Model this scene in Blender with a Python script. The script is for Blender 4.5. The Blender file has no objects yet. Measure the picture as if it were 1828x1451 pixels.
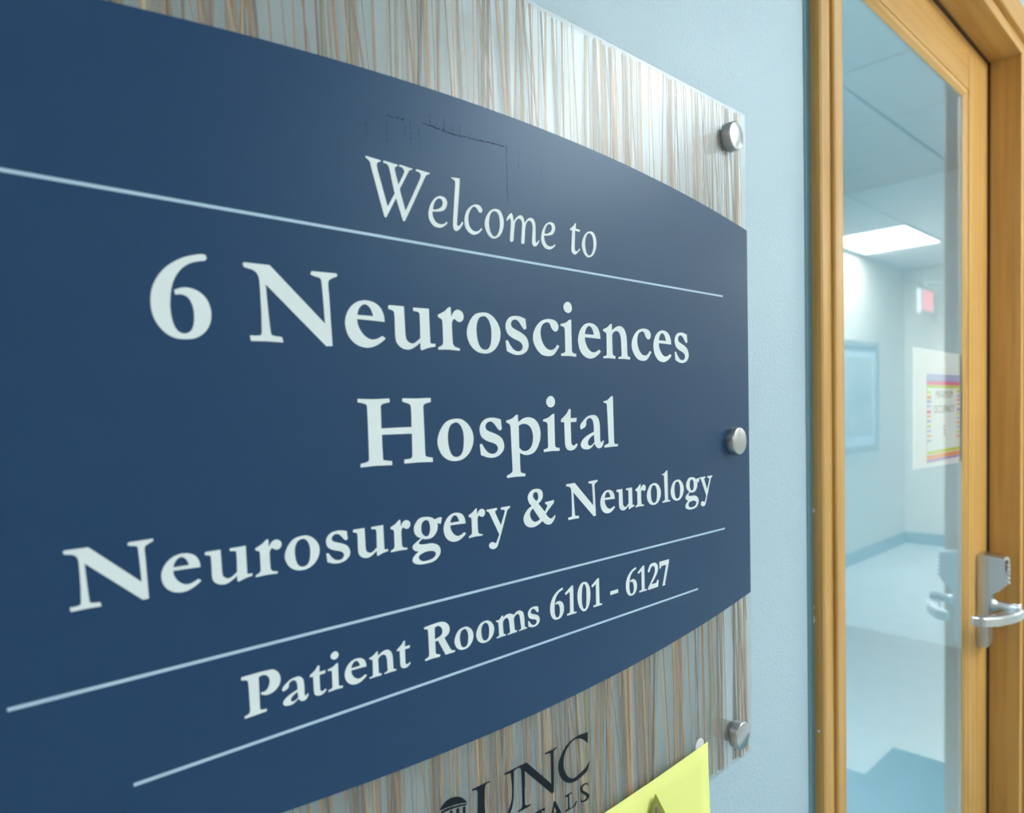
import bpy, bmesh, math, random
from mathutils import Vector, Matrix

random.seed(7)
scene = bpy.context.scene
COL = scene.collection

# ------------------------------------------------------------------ camera
IMG_W, IMG_H = 1828.0, 1451.0
FOCAL_PX, CX, CY = 1275.8, 917.6, 779.1
yaw, pitch, roll = (math.radians(a) for a in (46.454, 2.191, 1.342))
fwd = Vector((math.cos(yaw) * math.cos(pitch), math.sin(yaw) * math.cos(pitch), -math.sin(pitch)))
r0 = Vector((math.sin(yaw), -math.cos(yaw), 0.0))
d0 = fwd.cross(r0)
right = math.cos(roll) * r0 + math.sin(roll) * d0
down = -math.sin(roll) * r0 + math.cos(roll) * d0
cam_data = bpy.data.cameras.new('camera')
cam = bpy.data.objects.new('camera', cam_data)
COL.objects.link(cam)
mw = Matrix.Identity(4)
for i in range(3):
    mw[i][0], mw[i][1], mw[i][2] = right[i], -down[i], -fwd[i]
mw[0][3], mw[1][3], mw[2][3] = 0.0, -0.42, 1.42
cam.matrix_world = mw
cam_data.sensor_fit = 'HORIZONTAL'
cam_data.sensor_width = 36.0
cam_data.lens = FOCAL_PX / IMG_W * 36.0
cam_data.shift_x = -(CX - IMG_W / 2) / IMG_W
cam_data.shift_y = (CY - IMG_H / 2) / IMG_W
cam_data.clip_start = 0.01
cam_data.dof.use_dof = True
cam_data.dof.focus_distance = 0.68
cam_data.dof.aperture_fstop = 6.5
scene.camera = cam

# ------------------------------------------------------------------ world, exposure
world = bpy.data.worlds.new('world')
scene.world = world
world.use_nodes = True
world.node_tree.nodes['Background'].inputs[0].default_value = (0.75, 0.88, 1.0, 1)
world.node_tree.nodes['Background'].inputs[1].default_value = 0.0
vs = scene.view_settings
vs.view_transform = 'Standard'
vs.look = 'None'
vs.gamma = 1.0
vs.use_curve_mapping = False
vs.exposure = 1.27
LAMP_POWER = 16.0            # radiance of the ceiling panels
LAMP_COLOR = (0.86, 0.95, 1.0)

# ------------------------------------------------------------------ materials
def srgb(r, g, b):
    def f(c):
        c /= 255.0
        return c / 12.92 if c <= 0.04045 else ((c + 0.055) / 1.055) ** 2.4
    return (f(r), f(g), f(b), 1.0)

def mat(name, color, rough=0.5, metal=0.0, spec=0.5, noise=None, bump=None, coat=0.0):
    """noise=(scale xyz, colour2, contrast)   bump=(scale, strength, distance)"""
    m = bpy.data.materials.new(name)
    m.use_nodes = True
    nt = m.node_tree
    b = nt.nodes['Principled BSDF']
    b.inputs['Base Color'].default_value = color
    b.inputs['Roughness'].default_value = rough
    b.inputs['Metallic'].default_value = metal
    b.inputs['Specular IOR Level'].default_value = spec
    b.inputs['Coat Weight'].default_value = coat
    b.inputs['Coat Roughness'].default_value = 0.25
    if noise or bump:
        tc = nt.nodes.new('ShaderNodeTexCoord')
    if noise:
        sc, c2, lo, hi = noise
        mp = nt.nodes.new('ShaderNodeMapping')
        mp.inputs['Scale'].default_value = sc
        nz = nt.nodes.new('ShaderNodeTexNoise')
        nz.inputs['Scale'].default_value = 1.0
        nz.inputs['Detail'].default_value = 5.0
        rp = nt.nodes.new('ShaderNodeValToRGB')
        rp.color_ramp.elements[0].position = lo
        rp.color_ramp.elements[0].color = color
        rp.color_ramp.elements[1].position = hi
        rp.color_ramp.elements[1].color = c2
        nt.links.new(tc.outputs['Object'], mp.inputs['Vector'])
        nt.links.new(mp.outputs['Vector'], nz.inputs['Vector'])
        nt.links.new(nz.outputs['Fac'], rp.inputs['Fac'])
        nt.links.new(rp.outputs['Color'], b.inputs['Base Color'])
    if bump:
        s, st, dist = bump
        nb = nt.nodes.new('ShaderNodeTexNoise')
        nb.inputs['Scale'].default_value = s
        nb.inputs['Detail'].default_value = 2.0
        bp = nt.nodes.new('ShaderNodeBump')
        bp.inputs['Strength'].default_value = st
        bp.inputs['Distance'].default_value = dist
        nt.links.new(tc.outputs['Object'], nb.inputs['Vector'])
        nt.links.new(nb.outputs['Fac'], bp.inputs['Height'])
        nt.links.new(bp.outputs['Normal'], b.inputs['Normal'])
    return m

def emit(name, color, strength):
    m = bpy.data.materials.new(name)
    m.use_nodes = True
    nt = m.node_tree
    nt.nodes.remove(nt.nodes['Principled BSDF'])
    e = nt.nodes.new('ShaderNodeEmission')
    e.inputs[0].default_value = (*color, 1)
    e.inputs[1].default_value = strength
    nt.links.new(e.outputs[0], nt.nodes['Material Output'].inputs[0])
    return m

def resin():
    """clear cast resin: mostly see-through, a little milky, glossy skin"""
    m = bpy.data.materials.new('resin_panel')
    m.use_nodes = True
    nt = m.node_tree
    nt.nodes.remove(nt.nodes['Principled BSDF'])
    out = nt.nodes['Material Output']
    tr = nt.nodes.new('ShaderNodeBsdfTransparent')
    tr.inputs[0].default_value = (0.97, 0.985, 0.985, 1)
    df = nt.nodes.new('ShaderNodeBsdfDiffuse')
    df.inputs[0].default_value = (0.66, 0.70, 0.68, 1)
    mx = nt.nodes.new('ShaderNodeMixShader')
    mx.inputs[0].default_value = 0.14
    gl = nt.nodes.new('ShaderNodeBsdfGlossy')
    gl.inputs['Roughness'].default_value = 0.37
    lw = nt.nodes.new('ShaderNodeLayerWeight')
    lw.inputs['Blend'].default_value = 0.5
    p5 = nt.nodes.new('ShaderNodeMath'); p5.operation = 'POWER'; p5.inputs[1].default_value = 5.0
    ma = nt.nodes.new('ShaderNodeMath'); ma.operation = 'MULTIPLY_ADD'
    ma.inputs[1].default_value = 0.90; ma.inputs[2].default_value = 0.085
    m2 = nt.nodes.new('ShaderNodeMixShader')
    nt.links.new(tr.outputs[0], mx.inputs[1]); nt.links.new(df.outputs[0], mx.inputs[2])
    nt.links.new(lw.outputs['Facing'], p5.inputs[0]); nt.links.new(p5.outputs[0], ma.inputs[0])
    nt.links.new(ma.outputs[0], m2.inputs[0])
    nt.links.new(mx.outputs[0], m2.inputs[1]); nt.links.new(gl.outputs[0], m2.inputs[2])
    nt.links.new(m2.outputs[0], out.inputs[0])
    return m

def reed_mat():
    m = mat('dried_reed', (0.4, 0.3, 0.2, 1), 0.6)
    nt = m.node_tree
    a = nt.nodes.new('ShaderNodeVertexColor'); a.layer_name = 'Col'
    b = nt.nodes['Principled BSDF']
    nt.links.new(a.outputs['Color'], b.inputs['Base Color'])
    tr = nt.nodes.new('ShaderNodeBsdfTransparent')
    mx = nt.nodes.new('ShaderNodeMixShader'); mx.inputs[0].default_value = 0.72
    nt.links.new(tr.outputs[0], mx.inputs[1]); nt.links.new(b.outputs[0], mx.inputs[2])
    nt.links.new(mx.outputs[0], nt.nodes['Material Output'].inputs[0])
    return m

M = {}
M['wall'] = mat('pale_blue_paint', srgb(178, 203, 219), 0.42, spec=0.35, bump=(250.0, 0.24, 0.004))
M['wall_far'] = mat('warm_white_paint', srgb(245, 234, 216), 0.6)
M['caulk'] = mat('blue_caulk', srgb(112, 152, 166), 0.5, bump=(90.0, 0.3, 0.003))
M['band'] = mat('navy_vinyl', srgb(34, 66, 104), 0.38, spec=0.34)
M['band'].node_tree.nodes['Principled BSDF'].inputs['Specular Tint'].default_value = (0.66, 0.90, 1.0, 1)
M['letter'] = mat('white_vinyl', srgb(232, 242, 246), 0.45, spec=0.25)
M['rule'] = mat('pale_blue_vinyl', srgb(186, 214, 236), 0.45, spec=0.25)
M['logo'] = mat('black_vinyl', srgb(14, 24, 36), 0.5, spec=0.2)
M['scuff'] = mat('scuffed_navy', srgb(24, 44, 72), 0.7, spec=0.2)
M['resin'] = resin()
M['reed'] = reed_mat()
M['alu'] = mat('brushed_aluminium', (0.46, 0.47, 0.49, 1), 0.30, metal=1.0)
M['steel'] = mat('satin_chrome', (0.60, 0.62, 0.65, 1), 0.30, metal=1.0)
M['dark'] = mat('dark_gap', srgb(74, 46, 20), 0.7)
M['wood'] = mat('honey_oak', srgb(209, 164, 96), 0.42, spec=0.35, noise=((60, 60, 2.2), srgb(190, 142, 74), 0.35, 0.7))
M['wood_h'] = mat('honey_oak_across', srgb(209, 164, 96), 0.42, spec=0.35, noise=((2.2, 60, 60), srgb(190, 142, 74), 0.35, 0.7))
M['glass'] = bpy.data.materials.new('door_glass')
M['glass'].use_nodes = True
_nt = M['glass'].node_tree
_nt.nodes.remove(_nt.nodes['Principled BSDF'])
_g = _nt.nodes.new('ShaderNodeBsdfGlass')
_g.inputs['Color'].default_value = (0.97, 0.985, 0.985, 1)
_g.inputs['Roughness'].default_value = 0.0
_g.inputs['IOR'].default_value = 1.36
_nt.links.new(_g.outputs[0], _nt.nodes['Material Output'].inputs[0])
M['floor'] = mat('pale_vinyl_floor', srgb(226, 230, 228), 0.35, noise=((9, 9, 9), srgb(218, 224, 223), 0.4, 0.6))
M['floor_edge'] = mat('cream_vinyl_floor', srgb(224, 228, 220), 0.35)
M['floor_dark'] = mat('teal_carpet', srgb(92, 136, 148), 0.9)
M['base'] = mat('teal_rubber_base', srgb(122, 152, 158), 0.5)
M['tile'] = mat('ceiling_tile_white', srgb(238, 239, 237), 0.9, bump=(120.0, 0.2, 0.004))
M['tbar'] = mat('ceiling_grid', srgb(150, 156, 158), 0.6)
M['room'] = mat('room_paint', srgb(184, 206, 211), 0.8)
M['floor_room'] = mat('room_floor_vinyl', srgb(158, 182, 188), 0.6)
M['lampbox'] = mat('white_enamel', srgb(238, 240, 240), 0.4)
M['lamp'] = emit('lamp_diffuser', LAMP_COLOR, LAMP_POWER)
M['fill_room'] = emit('room_fill_diffuser', (0.88, 0.96, 1.0), 25.0)  # unseen fill light, added to brighten the room seen through the glass
M['lamp_dim'] = emit('dimmed_lamp_diffuser', LAMP_COLOR, LAMP_POWER * 0.38)  # output cut to imitate a body at the camera blocking this lamp
M['exit'] = emit('exit_panel', (1.0, 0.40, 0.36), 1.0)
M['yellow'] = mat('yellow_paper', srgb(248, 252, 152), 0.8)
M['olive'] = mat('olive_ink', srgb(136, 138, 40), 0.8)
M['greyink'] = mat('grey_ink', srgb(150, 140, 108), 0.8)
M['darkink'] = mat('dark_ink', srgb(108, 100, 62), 0.8)
M['tab'] = mat('white_tape', srgb(228, 232, 240), 0.5)
M['paper'] = mat('white_paper', srgb(232, 244, 250), 0.8)
for _n, _c in dict(p_blue=(150, 178, 232), p_violet=(160, 140, 214), p_pink=(236, 70, 150), p_green=(186, 218, 70), p_orange=(250, 150, 100), p_text=(120, 128, 134)).items():
    M[_n] = mat('print_' + _n[2:], srgb(*_c), 0.8)
M['pic'] = mat('picture_print', srgb(186, 202, 200), 0.5, noise=((2.5, 2.5, 3.5), srgb(214, 222, 218), 0.4, 0.62))
M['picframe'] = mat('grey_frame', srgb(168, 178, 176), 0.5)

# ------------------------------------------------------------------ helpers
def link(name, me, material=None, parent=None, loc=None):
    o = bpy.data.objects.new(name, me)
    COL.objects.link(o)
    if material is not None and me is not None and not me.materials:
        me.materials.append(material)
    if loc:
        o.location = loc
    if parent is not None:
        o.parent = parent
    return o

def tag(o, label=None, cat=None, group=None, kind=None):
    for k, v in (('label', label), ('category', cat), ('group', group), ('kind', kind)):
        if v:
            o[k] = v
    return o

def empty(name, loc):
    o = bpy.data.objects.new(name, None)
    COL.objects.link(o)
    o.location = loc
    return o

class MB:
    """collects shapes in world units, relative to an origin, into one mesh"""
    def __init__(self, origin=(0, 0, 0)):
        self.bm = bmesh.new(); self.o = Vector(origin)
    def box(self, x0, x1, y0, y1, z0, z1, bevel=0.0, seg=2):
        bm = bmesh.new()
        bmesh.ops.create_cube(bm, size=1.0)
        for v in bm.verts:
            v.co = Vector((x0 + (v.co.x + .5) * (x1 - x0), y0 + (v.co.y + .5) * (y1 - y0), z0 + (v.co.z + .5) * (z1 - z0))) - self.o
        if bevel:
            bmesh.ops.bevel(bm, geom=bm.edges[:], offset=bevel, segments=seg, affect='EDGES', clamp_overlap=True)
        self._merge(bm); return self
    def prism(self, pts, axis, a, b, bevel=0.0, seg=2):
        """pts: 2-D outline; axis 'x' -> (y,z), 'y' -> (x,z), 'z' -> (x,y); extruded from a to b"""
        bm = bmesh.new()
        def P(p, t):
            return {'x': Vector((t, p[0], p[1])), 'y': Vector((p[0], t, p[1])), 'z': Vector((p[0], p[1], t))}[axis] - self.o
        va = [bm.verts.new(P(p, a)) for p in pts]
        vb = [bm.verts.new(P(p, b)) for p in pts]
        n = len(pts)
        bm.faces.new(va); bm.faces.new(vb[::-1])
        for i in range(n):
            bm.faces.new((va[i], vb[i], vb[(i + 1) % n], va[(i + 1) % n]))
        bmesh.ops.recalc_face_normals(bm, faces=bm.faces[:])
        if bevel:
            bmesh.ops.bevel(bm, geom=bm.edges[:], offset=bevel, segments=seg, affect='EDGES', clamp_overlap=True)
        self._merge(bm); return self
    def lathe(self, prof, center, axis='y', seg=48):
        """prof: list of (radius, position along axis)"""
        bm = bmesh.new(); c = Vector(center); rings = []
        for r, t in prof:
            ring = []
            for k in range(seg):
                a = 2 * math.pi * k / seg
                u, w = r * math.cos(a), r * math.sin(a)
                p = {'y': Vector((u, t, w)), 'z': Vector((u, w, t)), 'x': Vector((t, u, w))}[axis]
                ring.append(bm.verts.new(c + p - self.o))
            rings.append(ring)
        for A, B in zip(rings, rings[1:]):
            for k in range(seg):
                bm.faces.new((A[k], A[(k + 1) % seg], B[(k + 1) % seg], B[k]))
        bm.faces.new(rings[0]); bm.faces.new(rings[-1][::-1])
        bmesh.ops.recalc_face_normals(bm, faces=bm.faces[:])
        self._merge(bm); return self
    def _merge(self, bm):
        me = bpy.data.meshes.new('tmp'); bm.to_mesh(me); bm.free()
        self.bm.from_mesh(me); bpy.data.meshes.remove(me)
    def build(self, name, material, parent=None, smooth=False):
        me = bpy.data.meshes.new(name)
        self.bm.to_mesh(me); self.bm.free()
        if smooth:
            for p in me.polygons:
                p.use_smooth = True
            me.set_sharp_from_angle(angle=math.radians(35))
        o = link(name, me, material, parent)
        if parent is None:
            o.location = self.o
        return o

def struct(o):
    o['kind'] = 'structure'
    return o

# outline text -> sampled closed loops -----------------------------------
def parse(s):
    loops = []
    for part in s.split('/'):
        P, F = [], []
        for tok in part.split():
            c = tok.endswith('*')
            x, z = tok.strip('*').split(',')
            P.append(Vector((float(x), float(z)))); F.append(c)
        loops.append((P, F))
    return loops

def sample(P, F, n=5):
    out = []; N = len(P)
    for i in range(N):
        a, b = P[i], P[(i + 1) % N]
        fa, fb = F[i], F[(i + 1) % N]
        out.append(a.copy())
        if fa and fb:
            continue
        L = (b - a).length
        def tang(j, seg):
            if F[j]:
                return seg.normalized() * L
            t = P[(j + 1) % N] - P[j - 1]
            return t.normalized() * L
        ta, tb = tang(i, b - a), tang((i + 1) % N, b - a)
        for k in range(1, n):
            t = k / n; t2, t3 = t * t, t * t * t
            out.append((2 * t3 - 3 * t2 + 1) * a + (t3 - 2 * t2 + t) * ta + (-2 * t3 + 3 * t2) * b + (t3 - t2) * tb)
    return out

def flat_mesh(name, loops, unit=0.001, thick=0.0002):
    """closed loops in the (x,z) plane -> thin solid mesh facing -y, back at y=0"""
    cu = bpy.data.curves.new(name, 'CURVE')
    cu.dimensions = '2D'; cu.fill_mode = 'BOTH'; cu.extrude = thick / 2
    for L in loops:
        sp = cu.splines.new('POLY')
        sp.points.add(len(L) - 1)
        for q, p in zip(sp.points, L):
            q.co = (p[0] * unit, p[1] * unit, 0, 1)
        sp.use_cyclic_u = True
    ob = bpy.data.objects.new(name, cu)
    COL.objects.link(ob)
    dg = bpy.context.evaluated_depsgraph_get()
    me = bpy.data.meshes.new_from_object(ob.evaluated_get(dg))
    bpy.data.objects.remove(ob); bpy.data.curves.remove(cu)
    for v in me.vertices:
        u, w, d = v.co
        v.co = (u, -d - thick / 2, w)
    me.name = name
    return me

def text_mesh(name, body, size, squeeze=1.0):
    cu = bpy.data.curves.new(name, 'FONT')
    cu.body = body; cu.size = size; cu.align_x = 'CENTER'; cu.extrude = 0.0001
    ob = bpy.data.objects.new(name, cu)
    COL.objects.link(ob)
    dg = bpy.context.evaluated_depsgraph_get()
    me = bpy.data.meshes.new_from_object(ob.evaluated_get(dg))
    bpy.data.objects.remove(ob); bpy.data.curves.remove(cu)
    for v in me.vertices:
        u, w, d = v.co
        v.co = (u * squeeze, -d - 0.0001, w)
    me.name = name
    return me
GLYPHS = {
    'W': '0,36.9 0.6,37.7* 12.1,37.3* 11.8,36.4 9.7,35.4 8.9,33.7 9.4,30.1* 16.7,6.7* 22.8,16.9* 19.9,29.4 18.7,34.1 17,35.9 14.3,36.3 14.2,37.3* 14.8,37.7* 26,37.3* 25.9,36.5 24.3,35.6 23.4,33.9 23.8,31.7* 26.1,23.4* 31.3,33 31.2,34.7 29.7,36.2 27.2,36.6 27.9,37.8* 38.5,37.2* 38.1,36.4 36.2,35.6 34.9,34* 27.3,21.1* 27.4,19.5* 31.6,6.4* 45.2,32 45.7,34.3 44.8,35.8 41.6,36.4 42.1,37.7* 53.9,37.4* 53.2,36.3 51.3,35.6 49.6,33.7* 31.2,-0.1 30,-1.2 29,-0.4* 23.8,14* 15.8,0.1 14.7,-1 13.6,-0.1* 4.3,31.1 3.6,34 2.3,35.4',
    'e1': '10,22.3 5.7,19.7 1.8,14.4 0,8.3 0.6,4 3.7,0.3 7.8,-0.8 11.5,-0.3 15,1.7 17.4,4* 16.6,4.8* 14.2,3 10.7,2.1 6.9,2.8 4.2,5.9 3.4,10* 10.5,11.3 14.6,13.1 16.9,16.4 17.4,19.4 15.7,22 12.9,22.6 / 4.1,11.9* 4.9,14.9 6.9,18.6 9.7,20.6 12.4,20.3 13.4,18.2 12.3,15.1 8.8,12.8 6,11.9',
    'l1': '0,37.9* 0.9,38.5* 8.4,39.2* 8.1,33.9* 4.8,6.9* 4.8,4 6.2,3.4 8,4.9 9.6,7.1* 10.9,7* 10,4.8 7.1,1.3 4.5,-0.5 2.2,-0.3 1,2 0.9,5.8* 3.8,33.1* 3.8,36 2.3,37.1',
    'c1': '10.6,22.4 6.3,20.2 2.2,16.1 0,10.6 0.2,4.7 2.6,1.1 6.8,-0.8 10.5,-0.5 14.3,1.5 17.5,4.8* 16.4,5.4* 14,3.1 10.6,1.9 6.9,2.7 4.3,5.8 3.6,11.2 5.2,16.1 7.8,19.6 9.6,20.6 12.1,20.1 14.2,17.7 16,17 17.6,18 18,19.5 16.8,21.4 14.4,22.6',
    'o1': '10.2,22.5 5.9,20.4 1.9,15.7 0,10.7 0.2,6.5 2.8,1.7 6.5,-0.6 10.4,-0.5 15.1,2.1 18.5,6.9 20,12.5 19.5,17.2 17,21.6 13.8,22.8 / 9.5,20.7 6.5,18.4 4.6,13.8 4.3,8.6 5.7,3.6 8.2,1.3 10.5,1.2 13.1,3.2 15.3,7.9 15.8,13.3 14.9,17.9 12.7,20.4',
    'm1': '4.7,22.2 1.9,19.6 0,16.7 0.6,15.2* 2.5,17.6 3.9,17.8 4.7,15.2* 3,0.8* 3.5,-0.4 5,-0.6 6.5,0.1 7.1,1.7* 8.5,11.9 9.6,16 11.9,18.6 14,19.4 16,18.9 17.2,16.5 17.1,13.3* 15.6,0.9* 16,-0.3 17.5,-0.5 19.4,0.4* 20.6,12.3 21.6,16 23.6,18.8 26.1,19.7 28.2,18.5 29.4,15.2* 28.3,4.5* 28.4,1.5 29.8,-0.3 32,-0.4 34.5,1.1 37.1,5* 36,5.5* 34.6,3.5 33.3,3 32.3,4.1* 32.7,15.2 32.2,19.2 30.1,21.9 26.9,22.2 23.7,20.8 20,16.7* 19.1,20.5 16.7,22.4 13.9,21.9 10.4,19.3 7.6,16.2* 7,20 6,22',
    't1': '8.1,27* 6.8,26.7* 4,23.6 0,20.9* 0.3,19.6* 2.7,19.9* 1.2,3.9* 1.7,1.3 3.7,-0.3 6.5,-0.5 9.8,1.7 13.2,4.8* 12,5.6* 9.9,3.4 7.4,2.5 6,3.4 5.7,7.1* 6.7,20.3* 12.4,20* 13.5,21.9* 7.4,22.2*',
    '6': '30.4,47.7* 28.7,47.9 25.2,47.3 17.5,44.5 9.9,39.5 4.3,33.1 1,26 0,19.1 0.6,12.4 2.9,6.8 7,2.1 12,-0.5 18,-0.9 23.3,0.1 28.1,3.3 31.4,8.3 32.4,14 31.7,19.1 29.3,23.6 25.2,26.8 20.6,28.1 16.9,27.9 12.5,26.2* 13,23.6* 16.7,24 20,22.4 22.1,18.3 22.8,13.2 22.3,7.7 20.8,4.1 18.1,2.4 15.1,2.6 12.6,4.8 10.8,9.7 10.1,16.1 10.4,22.3 11.5,28.6 13.8,34.2 17.3,38.8 21.9,42.1 26.2,43.6 29.9,44.4* 30.9,45.8',
    'N': '0,45.6 1.1,46.4* 16.6,46.6* 52.8,13.4* 51.1,40.8 50.1,42.4 46.3,43.2 43.8,44.3 44.6,46.2* 62.4,46.7* 62.7,44.9* 57.6,42.4 56,40.5 56.3,32.1* 57.6,-0.7* 53.2,-1.1* 13.7,34.7* 14.3,24.8* 15.9,5.6 16.9,4 23,3.3* 23.8,-0* 13.3,0.2* 3.3,-0.1* 2.8,3.2* 9.1,3.6 10.2,5* 10.4,16.1* 10,33.6 9.2,39.4 6.6,42.2 0.8,43.5*',
    'e': '14.3,31 8.9,29.3 3.7,25 0.5,18.9 0,13.1 2.2,6.4 6.8,1.8 12.4,-0.4 18.1,-0.6 23.4,1 28.2,3.8 31.2,6.2* 28.7,7.9* 24.7,5.9 20,5 15.5,6.6 11.6,10.4 9.5,14.7 9.1,18.1* 19,17.9* 30.8,17.6* 30.1,22.5 27.3,27.4 22.7,30.2 18.1,31.1 / 9.2,20.9* 10.4,24.5 12.8,27.4 15.4,28.4 17.9,27.6 20.2,25 21.8,20.9*',
    'u': '0,28.4 1,29.5* 13.1,29.6* 13.6,17.1* 13.9,8.9 15.1,5.8 18.2,4 21.4,4.3 26.7,8* 26.6,25.3 25.5,26.5 21.2,27.1* 21,29.4* 35,29.7* 35.5,5.2* 36.3,4.6 39.9,4.6* 40.1,2.5* 33.7,1.3 27.7,-0.7* 26.6,0* 26.6,4.8* 22.6,2 18,-0.3 13.6,-0.6 9.3,0.9 6,4.3 5.1,9.4* 4.9,24.2 3.9,25.9 0.5,26.7*',
    'r': '12.6,32.5* 10.5,32.2* 6.9,29.1 0.3,25.9* 0.8,24.1* 4,22.7 4.6,20.6* 4.8,6* 3.9,4 0,2* 0.1,0.4* 10.1,0.8* 20.1,0.3* 20.6,2.1* 15.5,3.4 13.8,5.6* 13.4,19.8 14.1,22.4 15.8,23.9 18.6,22.4 21.4,22 24,23.6 25,26.4 23.8,29.4 21,30.9 18.2,30.9 15.3,29 12.9,25.3*',
    'o': '15.3,30.8 8.5,29 3.2,23.9 0,17 0,11.4 3.3,4.8 9.1,0.6 15.8,-0.8 22.7,-0 29,3.7 33.2,9.7 34.4,16.1 32.8,21.8 28.3,27.3 22.2,30.6 / 16,28 12.2,26.2 9.9,21.5 9.4,15.8 10.5,8.6 13.3,3.6 17.4,2.2 21.3,3.3 23.7,6.9 24.7,13.3 24.5,19.6 22.7,24.6 19.4,27.8',
    's': '22.6,29.2* 23.6,21.7* 22.3,20.6 20.4,20.7* 18.1,23.1 14.9,26.5 11.6,27.9 7.9,26.9 6.2,24.1 7.3,21.6 10.6,20 18,17.4 23.3,14.1 25.7,8.8 24.7,4.5 20.8,1.1 14.9,-0.6 8.3,-0.3 1,2.1* 0,10.1* 1.3,10.8 2.6,10.3* 5.2,6.7 9.2,3.3 14.1,2.3 17.5,3.6 18.9,6.1 18.1,8.5 15.2,10.4 7.9,12.7 2.3,16 0.2,21.1 1.4,25.9 5.2,29.4 10.9,30.8 16.7,30.6',
    'c': '17.4,30.9 10.2,28.9 3.9,23.9 0.2,17.6 0,11.5 3.3,5.6 9.3,0.9 16.4,-0.4 22.8,0.4 27.4,3.7 31.5,8.5* 29,9.8* 25.7,6.5 21.1,4.9 15.7,6.1 11.4,10.2 8.9,16.2 9.1,21.8 11.4,25.9 16.4,28.1 20,27.4 22.1,23.8 25.2,21.2 28,21 30.4,23 30.9,26.2 28.2,29.5 23.7,30.9',
    'i': '13.9,32.5* 11.6,32.1* 6.7,29.4 0,27.8* 0.2,26.1* 4.2,25.4 5.4,23.6* 5.5,4.5* 4.5,3.4 0.1,2.4* 0.2,0.3* 10.6,0.7* 19.5,0.2* 19.8,2.8* 15.5,3.5 14.1,4.8* 13.9,20.2* / 9.6,47.6 5.8,45.8 4.3,42.5 6.1,39.2 10.3,37.9 14.2,39.8 15.1,43 13.4,46.4',
    'n': '13.2,32.5* 11.3,32.3* 6.3,28.8 0.2,26.6* 0.9,25* 4.6,23.5 5.2,21* 5.1,4.1* 4.1,2.7 0,2* 0.2,0.2* 8.7,0.5* 17.6,0.2* 17.9,2.7* 14.8,3.4 13.7,5.1* 13.4,20.7 13.9,23.1 17.6,25.7 21.4,26.1 24.7,24.1 26.6,19.4* 27.3,4.2* 26.3,2.8 22.1,1.8* 22.4,0.3* 30.8,0.5* 40.1,0.1* 40.3,2.5* 37.1,3.1 36,4.8* 35.3,20.5 33.2,26.6 29.4,30.2 23.8,31.1 18.8,29.6 13.2,26.5*',
    'H': '0.1,46.5* 12.4,46.1* 25.4,46.6* 25.5,43.9* 19.6,42.7 18.1,41.3* 18.1,26* 43.4,26.2* 43.2,41 41.8,42.5 36,44.3* 36.2,46.6* 48.2,46.4* 61,46.8* 61,43.8* 55.3,42.3 54.1,40.8* 54.8,5.2* 55.9,4.2 61.5,3.1* 61.4,-0.1* 48.9,0.5* 36.4,0.4* 36.3,3.3* 42.1,3.8 43.4,5.3* 43.5,21.4* 18.3,21.6* 18.7,4.8* 19.6,4 26,3* 26.1,0.1* 12.2,0.6* 0.8,0.2* 0.8,2.7* 6.5,3.8 7.6,5.2* 7.2,41.5 6.1,42.8 0,44.2*',
    'p': '13.7,32.5* 11.8,32.5* 7.4,29.7 0.5,28* 1.1,26.4* 4.4,25 5.3,22.9* 6.5,-12.7* 5.3,-14.2 0,-16.3* 0.3,-18.1* 9.7,-17.8* 20.6,-18.3* 20.9,-16.1* 16.1,-14.8 15.2,-13.3* 14.9,1.5* 19,-0.2 25,-0.9 32.1,1.2 37.4,7.4 39.7,15.2 37.9,23.2 33.4,28 26.9,30.1 20,29.4 14,26.4* / 14.4,23.6* 17.9,24.7 22.8,24.7 27.7,22.1 30.5,16.3 30.3,9.9 27.7,5 23.1,2.6 18.1,3 14.5,5.6*',
    't': '12.9,36* 10.5,36.1* 7,31.8 0.1,27.3* 0,24.9* 4.1,24.8* 4.6,6.5* 5.6,2.7 8.9,0.2 13.9,-0.2 18.5,1.6 21.2,4.5* 19.5,5.7* 17.2,4.2 14.6,4.1 12.7,6.1* 12.4,24.5* 19.8,24.7* 20.5,28.2* 12.5,28.1*',
    'a': '17,30.2 10.4,29.2 4.4,25.6 0,21.1 0.7,17.6* 7.2,20.3 8.5,25.1 10.9,27.1 14.5,27.4 17.4,24.8 18.5,20.1 18.6,15* 11.1,12.6 3.9,9.1 0.3,4.7 1.9,1.1 7.2,-0.5 13.1,0.1 19.4,4.1* 21.5,1.2 25.1,-0.4 29.5,0.8 32.7,5.8* 30.9,6.7* 29,4.8 27.5,6 27.2,8.8* 26.8,22.2 24.7,27.3 21.2,29.8 / 18.6,12.3* 12.8,9.5 9.9,5.7 11.4,2.9 15.6,3.1 19.2,5.6*',
    'l': '13.8,47.2* 11,46.8* 5.9,43.6 0,42.4* 0.6,41.1* 4.5,40.1 5.1,36.9* 6.6,3.5* 0,1.6* 0.6,-0.3* 10.9,0* 20.1,-0* 20.2,2.1* 15.5,2.6 14.5,4.7*',
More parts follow.
